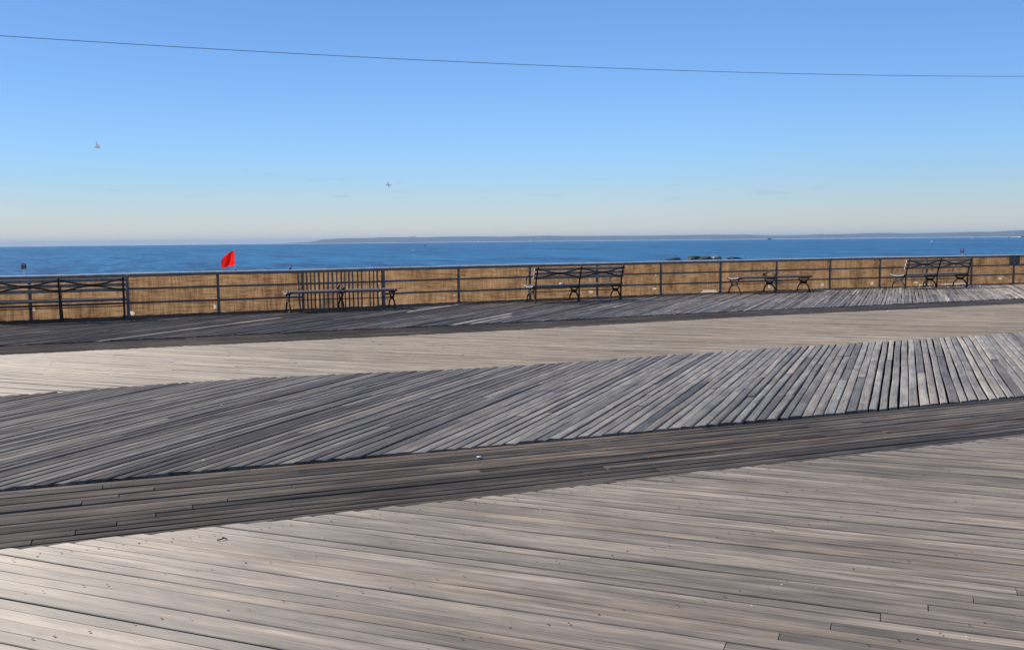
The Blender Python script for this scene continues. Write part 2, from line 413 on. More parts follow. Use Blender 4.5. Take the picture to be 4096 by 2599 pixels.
# grey diagonal boards, middle distance
P = Planks()
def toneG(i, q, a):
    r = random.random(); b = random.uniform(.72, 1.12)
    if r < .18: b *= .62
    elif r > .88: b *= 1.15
    k = random.uniform(-.03, .03); b *= lerp(.74, 1.18, min(1, max(0, (a.x + 1)/9)))  # the boards' self-shading, darker to the left, is painted into their tint
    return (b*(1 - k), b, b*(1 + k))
def jG(i, ln):
    r = random.Random(i*13 + 5); x = r.choice((1.6, 2.4, 3.3, 3.3, 4.1, 5.0)) + r.uniform(-.1, .1)
    return [x] if x < ln - .6 and r.random() < .9 else []
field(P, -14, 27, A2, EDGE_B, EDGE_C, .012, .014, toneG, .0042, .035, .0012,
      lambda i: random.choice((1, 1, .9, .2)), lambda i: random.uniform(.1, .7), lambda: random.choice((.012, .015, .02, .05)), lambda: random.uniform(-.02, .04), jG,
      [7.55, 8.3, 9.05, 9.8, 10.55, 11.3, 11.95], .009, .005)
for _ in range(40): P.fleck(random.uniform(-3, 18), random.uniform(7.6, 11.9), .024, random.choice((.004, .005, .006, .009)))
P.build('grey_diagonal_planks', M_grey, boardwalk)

# pale diagonal boards beyond it
P = Planks()
field(P, -6, 38, A1, EDGE_C, EDGE_D, .002, .007, toneA, .0032, .03, .0015,
      lambda i: random.uniform(.4, 1), lambda i: random.uniform(.5, 1), lambda: random.uniform(0, .02), lambda: random.uniform(0, .02),
      lambda i, ln: [1.2 + (i*1.31) % 4.5], [12.4, 13.4, 14.4, 15.4, 16.4], .003, .006)
P.build('pale_diagonal_planks', M_pale_far, boardwalk)
P = Planks(); band(P, EDGE_D, EDGE_E, -14, 42, 15, -.006, lambda k: tuple(c*.75 for c in toneB(k)), .011, nails=False)
P.build('border_planks', M_border, boardwalk)

# dark grey diagonal boards up to the railing, with a few newly replaced pale ones
P = Planks()
fresh = {}
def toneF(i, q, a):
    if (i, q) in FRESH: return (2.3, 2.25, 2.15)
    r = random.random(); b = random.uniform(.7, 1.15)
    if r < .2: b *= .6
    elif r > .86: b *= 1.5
    k = random.uniform(-.03, .03); b *= lerp(.42, 1.25, min(1, max(0, (a.x - 2)/20)))  # shaded left end and brighter right end are painted into the board tint
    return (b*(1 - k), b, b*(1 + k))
U0D = -22.; DUD = PITCHW/math.sin(A2)
FRESH = {(int(round((u - U0D)/DUD)), q) for u, q in ((-.55, 0), (6.17, 0), (2.43, 1), (6.55, 0))}
def jF(i, ln):
    for u_, x_ in ((-.55, 5.4), (6.17, 3.2), (2.43, 5.6), (6.55, 2.2)):
        if int(round((u_ - U0D)/DUD)) == i: return [x_]
    r = random.Random(i*17 + 3); x = r.choice((2.0, 2.9, 3.8, 5.2, 6.3)) + r.uniform(-.1, .1)
    return [x] if x < ln - .5 else []
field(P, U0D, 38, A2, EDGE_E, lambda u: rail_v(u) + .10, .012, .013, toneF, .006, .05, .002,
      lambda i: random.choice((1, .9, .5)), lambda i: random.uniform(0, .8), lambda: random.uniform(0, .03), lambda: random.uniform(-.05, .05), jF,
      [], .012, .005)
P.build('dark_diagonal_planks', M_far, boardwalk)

# timber substructure, with a solid dark sheet added to blacken the gaps
mb = MB()
mb.box((12, 10.4, -.115), (70, 29.0, .04))
for k in range(38): mb.box((12, -3.6 + k*.76, -.07), (69.9, .07, .045))
mb.box((12, 23.3, -.35), (70, .12, .4)); mb.box((12, 12, -.35), (70, .2, .4)); mb.box((12, 3, -.35), (70, .2, .4))
for k in range(24):
    for v in (3, 12, 23.3): mb.tube([(-22 + k*3, v, -3.4), (-22 + k*3, v, -.5)], .14, 8)
mb.build('substructure', M_joist, boardwalk)

# ------------------------------------------------------------------ beach, sea, far shore
def sand_mat():
    m, t, p = mat('beach_sand'); p.inputs['Roughness'].default_value = .9
    tc = N(t, 'TexCoord'); a = N(t, 'TexNoise'); a.inputs['Scale'].default_value = .6; a.inputs['Detail'].default_value = 10
    L(t, tc.outputs['Object'], a.inputs['Vector'])
    cr = N(t, 'ValToRGB'); cr.color_ramp.elements[0].color = (.33, .26, .165, 1); cr.color_ramp.elements[1].color = (.48, .40, .28, 1)
    L(t, a.outputs['Fac'], cr.inputs['Fac']); L(t, cr.outputs[0], p.inputs['Base Color'])
    b = N(t, 'Bump'); b.inputs['Strength'].default_value = .8; b.inputs['Distance'].default_value = .15
    L(t, a.outputs['Fac'], b.inputs['Height']); L(t, b.outputs[0], p.inputs['Normal']); return m
SEA_Z = -4.3
def drop(u, v): return (u*u + v*v)/(2*6371000.)     # the curve of the earth
def sand_z(v): return interp([(-30000, -2.5), (28, -2.45), (125, -3.25), (208, -4.3), (235, -5.2), (400, -9), (30000, -9)], v)
mb = MB()
FARS = [1500, 3000, 4500, 6000, 7000, 8000, 9000, 10000, 12000, 14000, 16000]
us = [-x for x in FARS[::-1]] + [-800, -300] + list(range(-200, 401, 25)) + [800] + FARS
vs_ = [-x for x in FARS[::-1]] + [-600, -60] + list(range(-20, 240, 8)) + [260, 400, 800] + FARS
vv = []
for v in vs_:
    for u in us:
        n_ = .25*noise.noise(Vector((u*.02, v*.05, 0))) if 30 < v < 200 and -250 < u < 450 else 0
        vv.append((u, v, sand_z(v) + n_ - drop(u, v)))
W = len(us)
mb.add(vv, [(j*W + i, j*W + i + 1, (j + 1)*W + i + 1, (j + 1)*W + i) for j in range(len(vs_) - 1) for i in range(W - 1)])
structure(mb.build('beach', sand_mat(), smooth=True))

def sea_mat():
    m, t, p = mat('sea_water')
    p.inputs['Roughness'].default_value = .35; p.inputs['IOR'].default_value = 1.33; p.inputs['Specular IOR Level'].default_value = .22
    tc = N(t, 'TexCoord')
    def wav(sx, sy, det, dist=0):
        mp = N(t, 'Mapping'); mp.inputs['Scale'].default_value = (sx, sy, 1); mp.inputs['Rotation'].default_value = (0, 0, math.radians(-18)); L(t, tc.outputs['Object'], mp.inputs[0])
        n = N(t, 'TexNoise'); n.inputs['Scale'].default_value = 1; n.inputs['Detail'].default_value = det; n.inputs['Roughness'].default_value = .6; n.inputs['Distortion'].default_value = dist
        L(t, mp.outputs[0], n.inputs['Vector']); return n
    w1 = wav(.22, .5, 6, .4); w2 = wav(.03, .08, 4); w3 = wav(.0018, .006, 4)
    ad = N(t, 'Math', operation='MULTIPLY_ADD'); ad.inputs[1].default_value = 3.0; L(t, w2.outputs['Fac'], ad.inputs[0]); L(t, w1.outputs['Fac'], ad.inputs[2])
    b = N(t, 'Bump'); b.inputs['Strength'].default_value = 1; b.inputs['Distance'].default_value = .9
    L(t, ad.outputs[0], b.inputs['Height']); L(t, b.outputs[0], p.inputs['Normal'])
    # gusts, swell rows and shallower water: streaks of several sizes along the crests
    f1 = wav(.45, .09, 4); f2 = wav(.14, .022, 4); f3 = wav(.035, .006, 5); f4 = wav(.002, .0012, 3)
    acc = None
    for f_, k_ in ((f1, .36), (f2, .30), (f3, .20), (f4, .14)):
        q_ = N(t, 'Math', operation='MULTIPLY_ADD'); q_.inputs[1].default_value = k_; L(t, f_.outputs['Fac'], q_.inputs[0])
        if acc: L(t, acc.outputs[0], q_.inputs[2])
        else: q_.inputs[2].default_value = 0
        acc = q_
    cr = N(t, 'ValToRGB'); e = cr.color_ramp.elements
    e[0].position = .43; e[0].color = (.003, .034, .11, 1); e[1].position = .57; e[1].color = (.032, .19, .36, 1)
    L(t, acc.outputs[0], cr.inputs['Fac']); L(t, cr.outputs[0], p.inputs['Base Color'])
    return m
mb = MB()
gu = [-x for x in range(16000, 0, -500)] + [-200, 0, 200] + list(range(500, 16001, 500)); gv = [203, 260, 400, 600] + list(range(1000, 16001, 500)); W = len(gu)
mb.add([(u, v, SEA_Z - drop(u, v)) for v in gv for u in gu], [(j*W + i, j*W + i + 1, (j + 1)*W + i + 1, (j + 1)*W + i) for j in range(len(gv) - 1) for i in range(W - 1)])
structure(mb.build('sea', sea_mat()))

RIDGE = [(84, -12), (81.3, -12), (80.9, -4), (79.92, 4), (79.48, 16), (79.05, 38), (78.18, 47), (77.45, 53), (76.28, 50), (75.69, 59), (74.51, 58), (73.02, 53), (72.42, 60), (70.78, 60), (70.33, 62), (68.53, 53), (66.73, 58), (65.83, 61), (64.03, 51), (61.95, 50), (59.58, 46), (58.12, 48), (55.94, 51), (54.51, 46), (54.09, 48), (53.1, 34), (52.68, 30), (51.01, 31), (50.19, 39), (48.31, 42), (47.38, 46), (46.2, 49), (45.43, 38), (44.41, 42), (43.16, 44), (41.93, 51), (41.21, 46), (40.26, 58), (39.6, 64), (36, 75), (30, 70), (24, 50)]
def ridge(az): return interp([(a, h) for a, h in RIDGE[::-1]], az)
SZ = SEA_Z - drop(12000, 0)
mb = MB(); rows = []; azs = [24 + i*.06 for i in range(int((81.3 - 24)/.06) + 1)]
for az in azs:
    a = math.radians(az); h = ridge(az) + 1.72 + 2.6*noise.noise(Vector((az*9, 0, 0))) + 1.5*noise.noise(Vector((az*30, 5, 0)))
    k = min(1, max(.25, (84 - az)/4))
    prof = [(12000, SZ - 2), (12030, SZ + 3.0), (12060, SZ + 5.0), (12090, SZ + 12 + 3*noise.noise(Vector((az*20, 9, 0)))), (12500, h*.45 + 3*noise.noise(Vector((az*5, 2, 0)))), (12900, h*.8), (13300, h), (14500, h*.3)]
    if h < 22: prof = [(r, min(z, h)) for r, z in prof]
    rows.append([(r*math.cos(a), r*math.sin(a), z) for r, z in prof])
K = 8; vv = [p for r in rows for p in r]
fs = [(j*K + k, j*K + k + 1, (j + 1)*K + k + 1, (j + 1)*K + k) for j in range(len(rows) - 1) for k in range(K - 1)]
mb.add(vv, fs)
mb.m = [1 if (i % (K - 1)) in (0, 1) else 0 for i in range(len(fs))]
M_hill = simple('wooded_hill', (.07, .08, .085), .95, var=.45, scale=.004)
M_shore = simple('pale_shore_sand', (.6, .56, .5), .9, scale=.01)
structure(mb.build('hills', [M_hill, M_shore]))

# ------------------------------------------------------------------ railing
POSTS = [-2.02, .05, 2.13, 4.23, 6.41, 8.65, 10.86, 13.11, 15.36, 17.55, 19.72, 21.9, 23.94, 25.87, 27.76, 29.67]
POSTS = [-6.2 - 2.1*k for k in range(3)][::-1] + [-4.12] + POSTS + [31.7, 33.8, 35.9]
rail = empty('railing', (13, rail_v(13), 0)); ro = Vector(rail.location)
tag(rail, 'grey pipe railing with thick weathered top rail along the sea side of the boardwalk', 'railing')
U_A, U_B = POSTS[0], POSTS[-1]
for k, u in enumerate(POSTS):
    v = rail_v(u); r = .052 if abs(u - 6.41) < .01 else .036
    m_ = MB(); m_.tube([(u - ro.x, v - ro.y, -.1), (u - ro.x, v - ro.y, .95)], r, 12)
    m_.lathe([(r*1.9, 0.013), (r*1.9, .022), (r*1.15, .03), (r*1.1, .045)], 12, (u - ro.x, v - ro.y, 0))
    m_.build('post', M_rail, rail, smooth=False)
def path(u0, u1, z, st=.35, dv=0, sag=0):
    n = max(2, int((u1 - u0)/st)); out = []
    for i in range(n + 1):
        u = lerp(u0, u1, i/n)
        out.append((u - ro.x, rail_v(u) + dv - ro.y, z + sag*noise.noise(Vector((u*.6, z*9, 0)))))
    return out
for z in (.66, .325):
    for a, b in zip(POSTS, POSTS[1:]):
        if z < .5 and abs(a - 4.23) < .01: continue      # the lower rail is missing in the picket bay
        m_ = MB(); m_.tube(path(a + .03, b - .03, z, sag=.006), .026, 10); m_.build('rail', M_rail, rail, smooth=True)
# top rail: thick rounded timber in lengths
def toprail(u0, u1):
    m_ = MB(); n = int((u1 - u0)/.3); sec = [(-.055, -.045), (.055, -.045), (.07, -.03), (.07, .022), (.052, .04), (.02, .048), (-.03, .046), (-.052, .036), (-.067, .021), (-.068, -.03)]
    vv = []
    for i in range(n + 1):
        u = lerp(u0, u1, i/n); zz = .988 + .006*noise.noise(Vector((u*.35, 0, 0))) + .004*noise.noise(Vector((u*1.7, 4, 0)))
        for y, z in sec: vv.append((u - ro.x, rail_v(u) + y - ro.y, zz + z*(1 + .12*noise.noise(Vector((u*.8, 8, z*10))))))
    K = len(sec)
    m_.add(vv, [(i*K + k, i*K + (k + 1) % K, (i + 1)*K + (k + 1) % K, (i + 1)*K + k) for i in range(n) for k in range(K)] + [tuple(range(K)), tuple(range(n*K, n*K + K))[::-1]])
    m_.m = [1 if k in (4, 5, 6, 7) else 0 for i in range(n) for k in range(K)] + [0, 0]
    return m_.build('top_rail', [M_cap, M_captop], rail)
ends = [U_A, -4.12, .05, 4.23, 8.65, 13.11, 17.55, 21.9, 25.87, 29.67, U_B]
for a, b in zip(ends, ends[1:]): toprail(a + .003, b - .003)

# wooden pickets standing in one bay
pk = empty('picket_panel', (5.2, rail_v(5.2) + .05, 0)); po = Vector(pk.location)
tag(pk, 'row of crooked dark wooden pickets behind the first backless bench', 'picket fence')
TOPS = [4.13, 4.34, 4.45, 4.56, 4.67, 4.78, 4.9, 5.01, 5.13, 5.26, 5.35, 5.46, 5.57, 5.7, 5.81, 6.05, 6.16, 6.27]
BOTS = [4.15, 4.36, 4.45, 4.55, 4.68, 4.78, 4.9, 5.02, 5.15, 5.25, 5.37, 5.47, 5.59, 5.7, 5.82, 6.05, 6.15, 6.26]
for a, b in zip(TOPS, BOTS):
    a += random.uniform(-.012, .012); b += random.uniform(-.012, .012)
    m_ = MB(); wd = random.uniform(.016, .022); y0 = rail_v((a + b)/2) + .052 - po.y; pts = []
    for i in range(7):
        t = i/6; u = lerp(b, a, t) + .006*noise.noise(Vector((a*7, t*3, 0))); pts.append((u - po.x, y0 + .004*noise.noise(Vector((a*5, t*2, 3))), lerp(.012, .945, t)))
    vv = []
    for p in pts:
        for dx, dy in ((-wd, -.01), (wd, -.01), (wd, .01), (-wd, .01)): vv.append((p[0] + dx, p[1] + dy, p[2]))
    fs = [(i*4 + k, i*4 + (k + 1) % 4, (i + 1)*4 + (k + 1) % 4, (i + 1)*4 + k) for i in range(6) for k in range(4)] + [(3, 2, 1, 0), (24, 25, 26, 27)]
    m_.add(vv, fs); m_.build('picket', M_picket, pk)

# burlap windscreen on the sea side
def burlap_mat():
    m, t, p = mat('burlap'); t.nodes.remove(p); out = t.nodes['Material Output']
    uv = N(t, 'TexCoord')
    def nz(s, det=4, rg=.6):
        mp = N(t, 'Mapping'); mp.inputs['Scale'].default_value = s; L(t, uv.outputs['Object'], mp.inputs[0])
        n = N(t, 'TexNoise'); n.inputs['Scale'].default_value = 1; n.inputs['Detail'].default_value = det; n.inputs['Roughness'].default_value = rg; L(t, mp.outputs[0], n.inputs['Vector']); return n
    hz = nz((2.5, 2.5, 38), 3); vt = nz((34, 34, 2.2), 3); bl = nz((2.2, 2.2, 1.2), 6); vs2 = nz((9, 9, .9), 5)
    s1 = N(t, 'Math', operation='MULTIPLY_ADD'); s1.inputs[1].default_value = 1.5; L(t, hz.outputs['Fac'], s1.inputs[0]); L(t, vt.outputs['Fac'], s1.inputs[2])
    s2 = N(t, 'Math', operation='MULTIPLY_ADD'); s2.inputs[1].default_value = .6; L(t, vs2.outputs['Fac'], s2.inputs[0]); L(t, bl.outputs['Fac'], s2.inputs[2])
    s3 = N(t, 'Math', operation='ADD'); L(t, s1.outputs[0], s3.inputs[0]); L(t, s2.outputs[0], s3.inputs[1])
    cr = N(t, 'ValToRGB'); e = cr.color_ramp.elements
    mr = N(t, 'MapRange'); mr.inputs[1].default_value = 1.68; mr.inputs[2].default_value = 2.40; L(t, s3.outputs[0], mr.inputs[0]); L(t, mr.outputs[0], cr.inputs['Fac'])
    e[0].color = (.14, .078, .036, 1); e[1].color = (.50, .315, .165, 1)
    di = N(t, 'BsdfDiffuse'); tr = N(t, 'BsdfTranslucent'); mx = N(t, 'MixShader'); mx.inputs[0].default_value = .5
    L(t, cr.outputs[0], di.inputs['Color']); L(t, cr.outputs[0], tr.inputs['Color'])
    b = N(t, 'Bump'); b.inputs['Strength'].default_value = .6; b.inputs['Distance'].default_value = .01; L(t, s3.outputs[0], b.inputs['Height']); L(t, b.outputs[0], di.inputs['Normal'])
    L(t, di.outputs[0], mx.inputs[1]); L(t, tr.outputs[0], mx.inputs[2]); L(t, mx.outputs[0], out.inputs['Surface']); return m
HOLES = [(-1.99, .25, .05, .03), (.13, .08, .05, .045), (2.04, .16, .03, .06), (4.15, .59, .03, .04), (6.32, .60, .035, .035), (6.31, .28, .04, .06), (8.56, .20, .03, .03), (12.97, .17, .085, .04), (15.22, .19, .06, .04), (15.26, .63, .02, .04), (17.25, .0, .34, .09), (19.55, .13, .05, .05), (21.72, .14, .07, .045), (23.75, .13, .07, .045), (25.55, .12, .09, .035), (27.2, -.01, .9, .06), (29.2, .19, .09, .045), (25.9, .0, .35, .05)]
mb = MB(); st = .03; nu = int((U_B - U_A)/st); nz_ = 34; z0, z1 = -.14, .965
vv = []
for i in range(nu + 1):
    u = U_A + i*st
    for j in range(nz_ + 1):
        z = lerp(z0, z1, j/nz_)
        wv = .02*noise.noise(Vector((u*1.1, z*1.5, 0))) + .008*noise.noise(Vector((u*5, z*1.2, 4)))
        vv.append((u, rail_v(u) + .145 + wv, z + (.012*noise.noise(Vector((u*2, 0, 5))) if j == nz_ else 0)))
fs = []
for i in range(nu):
    u = U_A + (i + .5)*st
    near = [h for h in HOLES if abs(u - h[0]) < h[2] + .1]
    for j in range(nz_):
        z = lerp(z0, z1, (j + .5)/nz_)
        if any(((u - h[0])/h[2])**2 + ((z - h[1])/h[3])**2 < 1 + .35*noise.noise(Vector((u*20, z*20, 0))) for h in near): continue
        a = i*(nz_ + 1) + j; fs.append((a, a + nz_ + 1, a + nz_ + 2, a + 1))
mb.add(vv, fs); M_burlap = burlap_mat()
o = mb.build('burlap_windscreen', M_burlap, smooth=True)
tag(o, 'brown burlap windscreen with small torn holes hung on the sea side of the railing', 'windscreen')

# ------------------------------------------------------------------ benches
SX = (-1.32, 0, 1.32)
def arc(cy, cz, ry, rz, a0, a1, n=14): return [(0, cy + ry*math.cos(math.radians(lerp(a0, a1, i/n))), cz + rz*math.sin(math.radians(lerp(a0, a1, i/n)))) for i in range(n + 1)]
def sweep(m_, pts, r, x): m_.tube([(p[0] + x, p[1], p[2]) for p in pts], r, 8, flat=None)
def seat_z(y, h): return h - .045*(1 - ((y - .31)/.31)**2)
def lower_frame(x, h, back):
    m_ = MB()
    # lower arch (inverted U), foot to foot
    sweep(m_, arc(.31, .02, .29, .25, 180, 0, 18), [.022]*19, x)
    # upper U carrying the seat
    sweep(m_, arc(.31, h - .05, .25, h - .05 - .30, 180, 360, 18), [.019]*19, x)
    m_.prism([(.19, .235), (.43, .235), (.47, .30), (.43, .335), (.36, .30), (.26, .30), (.19, .335), (.15, .30)], .035, 'x', (x, 0, 0))
    for y in (.02, .60): m_.lathe([(.045, .013), (.045, .024), (.028, .04), (.02, .06)], 10, (x, y, 0))
    # seat bearer, curved, with scroll ends
    pts = [(0, lerp(.0, .64, i/12), seat_z(lerp(.0, .64, i/12), h) - .05) for i in range(13)]
    sweep(m_, pts, [.02] + [.026]*11 + [.02], x)
    m_.ball((x, .655, h - .045), .036)
    if not back: m_.ball((x, -.035, h - .045), .036)
    return m_
def make_bench(back):
    h = .49 if back else .52
    root = empty('park_bench' if back else 'backless_bench', (0, 0, 0))
    m_ = MB()
    for k in range(7):
        y = .045 + k*.088; z = seat_z(y, h) - .018; sl = math.atan(.09*(y - .31)/.31/.31)
        m_.bbox((0, y, z), (2.78, .066, .034), .007, 0, Matrix.Rotation(sl, 3, 'X'))
        for s in (-1, 1): m_.box((s*1.3915, y, z), (.003, .06, .03), 1, Matrix.Rotation(sl, 3, 'X'))
    m_.build('seat', [M_slat, M_endlit], root)
    for x in SX: lower_frame(x, h, back).build('support_frame', M_iron, root, smooth=False)
    m_ = MB(); m_.tube([(-1.32, .31, .285), (1.32, .31, .285)], .011, 8); m_.build('tie_rod', M_iron, root)
    if back:
        for x in SX:
            m_ = MB(); pts = [(x, .0, .03), (x, -.004, .25), (x, -.01, .44), (x, -.03, .56), (x, -.085, .72), (x, -.15, .93), (x, -.155, .95)]
            m_.tube(pts, [.024, .023, .026, .026, .022, .02, .016], 8); m_.ball((x, -.165, .965), .026)
            for z_, y_ in ((.915, -.125), (.80, -.09), (.685, -.05)):
                m_.box((x, y_ - .022, z_), (.05, .03, .045)); m_.tube([(x, y_ - .055, z_), (x, y_ + .01, z_)], .012, 6)
            m_.build('back_post', M_iron, root)
            m_ = MB(); ctl = [(x, .62, .465), (x, .625, .56), (x, .59, .66), (x, .50, .735), (x, .38, .765), (x, .24, .76), (x, .10, .725), (x, -.04, .665)]
            m_.tube(ctl, .016, 8, flat=.012)
            m_.tube([(x, .12, .70), (x, .16, .66), (x, .22, .70), (x, .24, .75)], .010, 6)
            m_.build('armrest', M_iron, root)
        m_ = MB()
        for z_, y_, tl in ((.915, -.095, -.28), (.80, -.06, -.28), (.685, -.02, -.28)):
            Rm = Matrix.Rotation(-tl, 3, 'X'); m_.bbox((0, y_, z_), (2.78, .032, .075), .007, 0, Rm)
            for s in (-1, 1): m_.box((s*1.3915, y_, z_), (.003, .028, .07), 1, Rm)
        m_.build('backrest', [M_slat, M_endlit], root)
        for i in (0, 1):
            a, b = SX[i], SX[i + 1]; m_ = MB()
            for (za, ya), (zb, yb) in (((.93, -.165), (.665, -.085)), ((.665, -.085), (.93, -.165))):
                pts = []
                for q in range(13):
                    t = q/12; bow = -.012*math.sin(PI*t)
                    tt = t + .035*math.sin(2*PI*t)
                    pts.append((lerp(a, b, t), lerp(ya, yb, t) + bow, lerp(za, zb, tt)))
                m_.tube(pts, .009, 8, flat=.017)
            m_.ball(((a + b)/2, -.135, .797), .03)
            m_.build('cross_brace', M_iron, root)
    else:
        m_ = MB(); pts = arc(.31, h - .03, .27, .16, 180, 0, 16); m_.tube(pts, .018, 8); pts = arc(.31, h - .03, .22, .125, 180, 0, 16); m_.tube(pts, .008, 6)
        for y in (.0, .62): m_.ball((0, y, h + .035), .038); m_.tube([(0, y, h - .04), (0, y, h + .03)], .02, 8)
        m_.build('armrest', M_iron, root)
    return root
GB = 'slatted iron benches facing the sea'
bench_a = make_bench(True); bench_b = make_bench(False)
SPOTS = [(bench_a, (-1.36, 23.38), 0, 'slatted bench with back, cut off by the left edge of the photo'),
         (bench_b, (5.03, 23.46), .012, 'backless slatted bench in front of the wooden pickets'),
         (bench_a, (11.66, 23.70), .012, 'slatted bench with back and a small cup on its seat'),
         (bench_b, (18.83, 24.38), 0, 'backless slatted bench between the two right-hand backed benches'),
         (bench_a, (24.85, 23.78), -.02, 'slatted bench with back farthest right, near the black plaque')]
seen = set()
for src, (u, v), rz, lab in SPOTS:
    o = src if src not in seen else copy_tree(src)
    seen.add(src); o.location = (u, v, .013); o.rotation_euler = (0, 0, rz); tag(o, lab, 'bench', GB)

# ------------------------------------------------------------------ small things on the boardwalk
M_white = simple('white_paper', (.8, .78, .74), .8, var=.1)
M_redm = simple('red_paper', (.6, .06, .08), .6)
m_ = MB(); cup = empty('paper_cup', (11.28, 24.02, .475)); 
m_.tube([(-.045, 0, .03), (.045, .01, .034)], [.032, .026], 12); m_.build('cup_body', M_white, cup, smooth=True)
m_ = MB(); m_.tube([(.046, .01, .034), (.072, .013, .035)], [.036, .034], 12); m_.build('lid', M_redm, cup, smooth=True)
tag(cup, 'white and red paper cup lying on the middle bench seat', 'paper cup')
def scrap(name, u, v, z, s, label, seed, m=None, cat='litter'):
    q = MB()
    for k in range(3): q.ball((random.uniform(-.6, .6)*s, random.uniform(-.3, .3)*s, s*.25), s*random.uniform(.35, .55), (1.3, .9, .45), 0, .5, seed + k)
    o = q.build(name, m or M_white, loc=(u, v, z)); return tag(o, label, cat)
scrap('paper_scrap', 2.55, 6.99, .004, .028, 'crumpled white scrap on the border boards in the middle of the boardwalk', 3)
scrap('paper_scrap', 16.2, 16.9, .0, .05, 'white paper scrap on the far pale boards near the border strip', 9)
M_twig = simple('dark_twig', (.04, .03, .02), .8)
q = MB(); q.tube([(-.03, .004, .004), (-.010, .0, .007), (.012, .003, .012), (.026, -.004, .005)], .0035, 6); q.tube([(.0, .008, .014), (.012, .018, .012)], .0025, 6)
tag(q.build('twig', M_twig, loc=(.46, 5.62, .006)), 'small dark bent twig lying on the pale foreground boards', 'twig')

# plaque and maroon board on the railing, far right
M_black = simple('black_plaque', (.006, .006, .009), .35); M_frame = simple('plaque_frame', (.06, .06, .065), .4)
M_letter = simple('worn_silver_letter', (.30, .30, .30), .5); M_maroon = simple('maroon_paint', (.16, .03, .045), .5); M_pink = simple('pinkish_emblem', (.5, .38, .36), .6)
pl = empty('plaque', (29.605, rail_v(29.6) - .075, .84)); tag(pl, 'small black framed plaque with faint silver lines on the railing', 'plaque')
m_ = MB(); m_.box((0, 0, 0), (.46, .014, .32)); m_.build('panel', M_black, pl)
m_ = MB()
for x in (-.238, .238): m_.box((x, -.002, 0), (.016, .026, .352))
for z in (-.168, .168): m_.box((0, -.002, z), (.459, .026, .016))
m_.build('frame', M_frame, pl)
for ex, ez in ((.0, .115), (-.005, -.105)):
    m_ = MB(); m_.tube([(ex, -.0075, ez), (ex, -.0105, ez)], .018, 10); m_.build('emblem', M_letter, pl)
for z, a, b in ((.052, -.15, .16), (-.0, -.2, .19), (-.048, -.19, .17)):
    x = a; m_ = MB()
    while x < b:
        wl = random.uniform(.012, .03); m_.box((x + wl/2, -.0085, z), (wl, .002, random.uniform(.006, .011))); x += wl + .008
    m_.build('text_line', M_letter, pl)

sg = empty('sign_board', (30.36, rail_v(30.36) - .09, .80)); tag(sg, 'maroon board with a pale oval at the right edge of the railing', 'sign')
m_ = MB(); m_.bbox((0, 0, 0), (.52, .02, .35), .006); m_.build('panel', M_maroon, sg)
m_ = MB(); m_.prism([(.11*math.cos(a*PI/8), .1*math.sin(a*PI/8)) for a in range(16)], .003, 'y', (-.05, -.0125, .05)); m_.build('emblem', M_pink, sg)

# ------------------------------------------------------------------ overhead wire
WP = [(-1.35, 4.39), (1.83, 4.40), (5.71, 4.46), (10.53, 4.60), (16.76, 4.88)]
pts = []
for i in range(90):
    u = -32 + i*.9
    # parabola fitted through the visible stretch
    z = 4.392 + .0005*(u + .5) + .00158*(u + .5)**2 if u > -.5 else 4.392 + .0014*(u + .5)**2
    pts.append((u, 14, z))
m_ = MB(); m_.tube(pts, .004, 6)
M_wire = simple('dark_wire', (.03, .06, .10), .5)
tag(m_.build('overhead_wire', M_wire), 'thin dark wire sagging across the whole sky above the boardwalk', 'wire')

# ------------------------------------------------------------------ beach things
M_pole = simple('pale_pole', (.5, .55, .62), .4)
M_flag, t, p = mat('red_flag_cloth'); t.nodes.remove(p)
di = N(t, 'BsdfDiffuse'); tr = N(t, 'BsdfTranslucent'); mx = N(t, 'MixShader'); mx.inputs[0].default_value = .5
for q_ in (di, tr): q_.inputs['Color'].default_value = (.92, .02, .018, 1)
L(t, di.outputs[0], mx.inputs[1]); L(t, tr.outputs[0], mx.inputs[2]); L(t, mx.outputs[0], t.nodes['Material Output'].inputs['Surface'])
fl = empty('warning_flag', (6.25, 60, sand_z(60) - .2)); tag(fl, 'plain red flag streaming left from a thin pole on the beach', 'flag')
fz = fl.location.z
m_ = MB(); m_.tube([(.0, 0, 0), (.0, 0, 1.31 - fz)], .019, 8); m_.ball((0, 0, 1.32 - fz), .028); m_.box((0, -.01, .10 - fz), (.09, .07, .07), 1); m_.build('pole', [M_pole, M_iron], fl)
m_ = MB(); NU, NV = 16, 12; vv = []
for i in range(NU + 1):
    s_ = i/NU
    for j in range(NV + 1):
        r_ = j/NV
        top = lerp(1.27, .0, 0); x = -.015 - .80*s_**.95
        zt = 1.27 - .62*s_**1.7; zb = .405 - .17*s_**.9
        z = lerp(zb, zt, r_)
        y = -.35*s_*math.sin(s_*2.2 + r_*1.6) + .16*math.sin(s_*7 + r_*3)*s_ + .16*max(0, r_ - .85)/.15*math.sin(PI*min(1, s_*1.1))
        if s_ > .93: x += .06*(r_ - .3)*((s_ - .93)/.07)*.5
        vv.append((x, y, z - fz))
m_.add(vv, [(i*(NV + 1) + j, (i + 1)*(NV + 1) + j, (i + 1)*(NV + 1) + j + 1, i*(NV + 1) + j + 1) for i in range(NU) for j in range(NV)])
m_.build('flag_cloth', M_flag, fl, smooth=True)

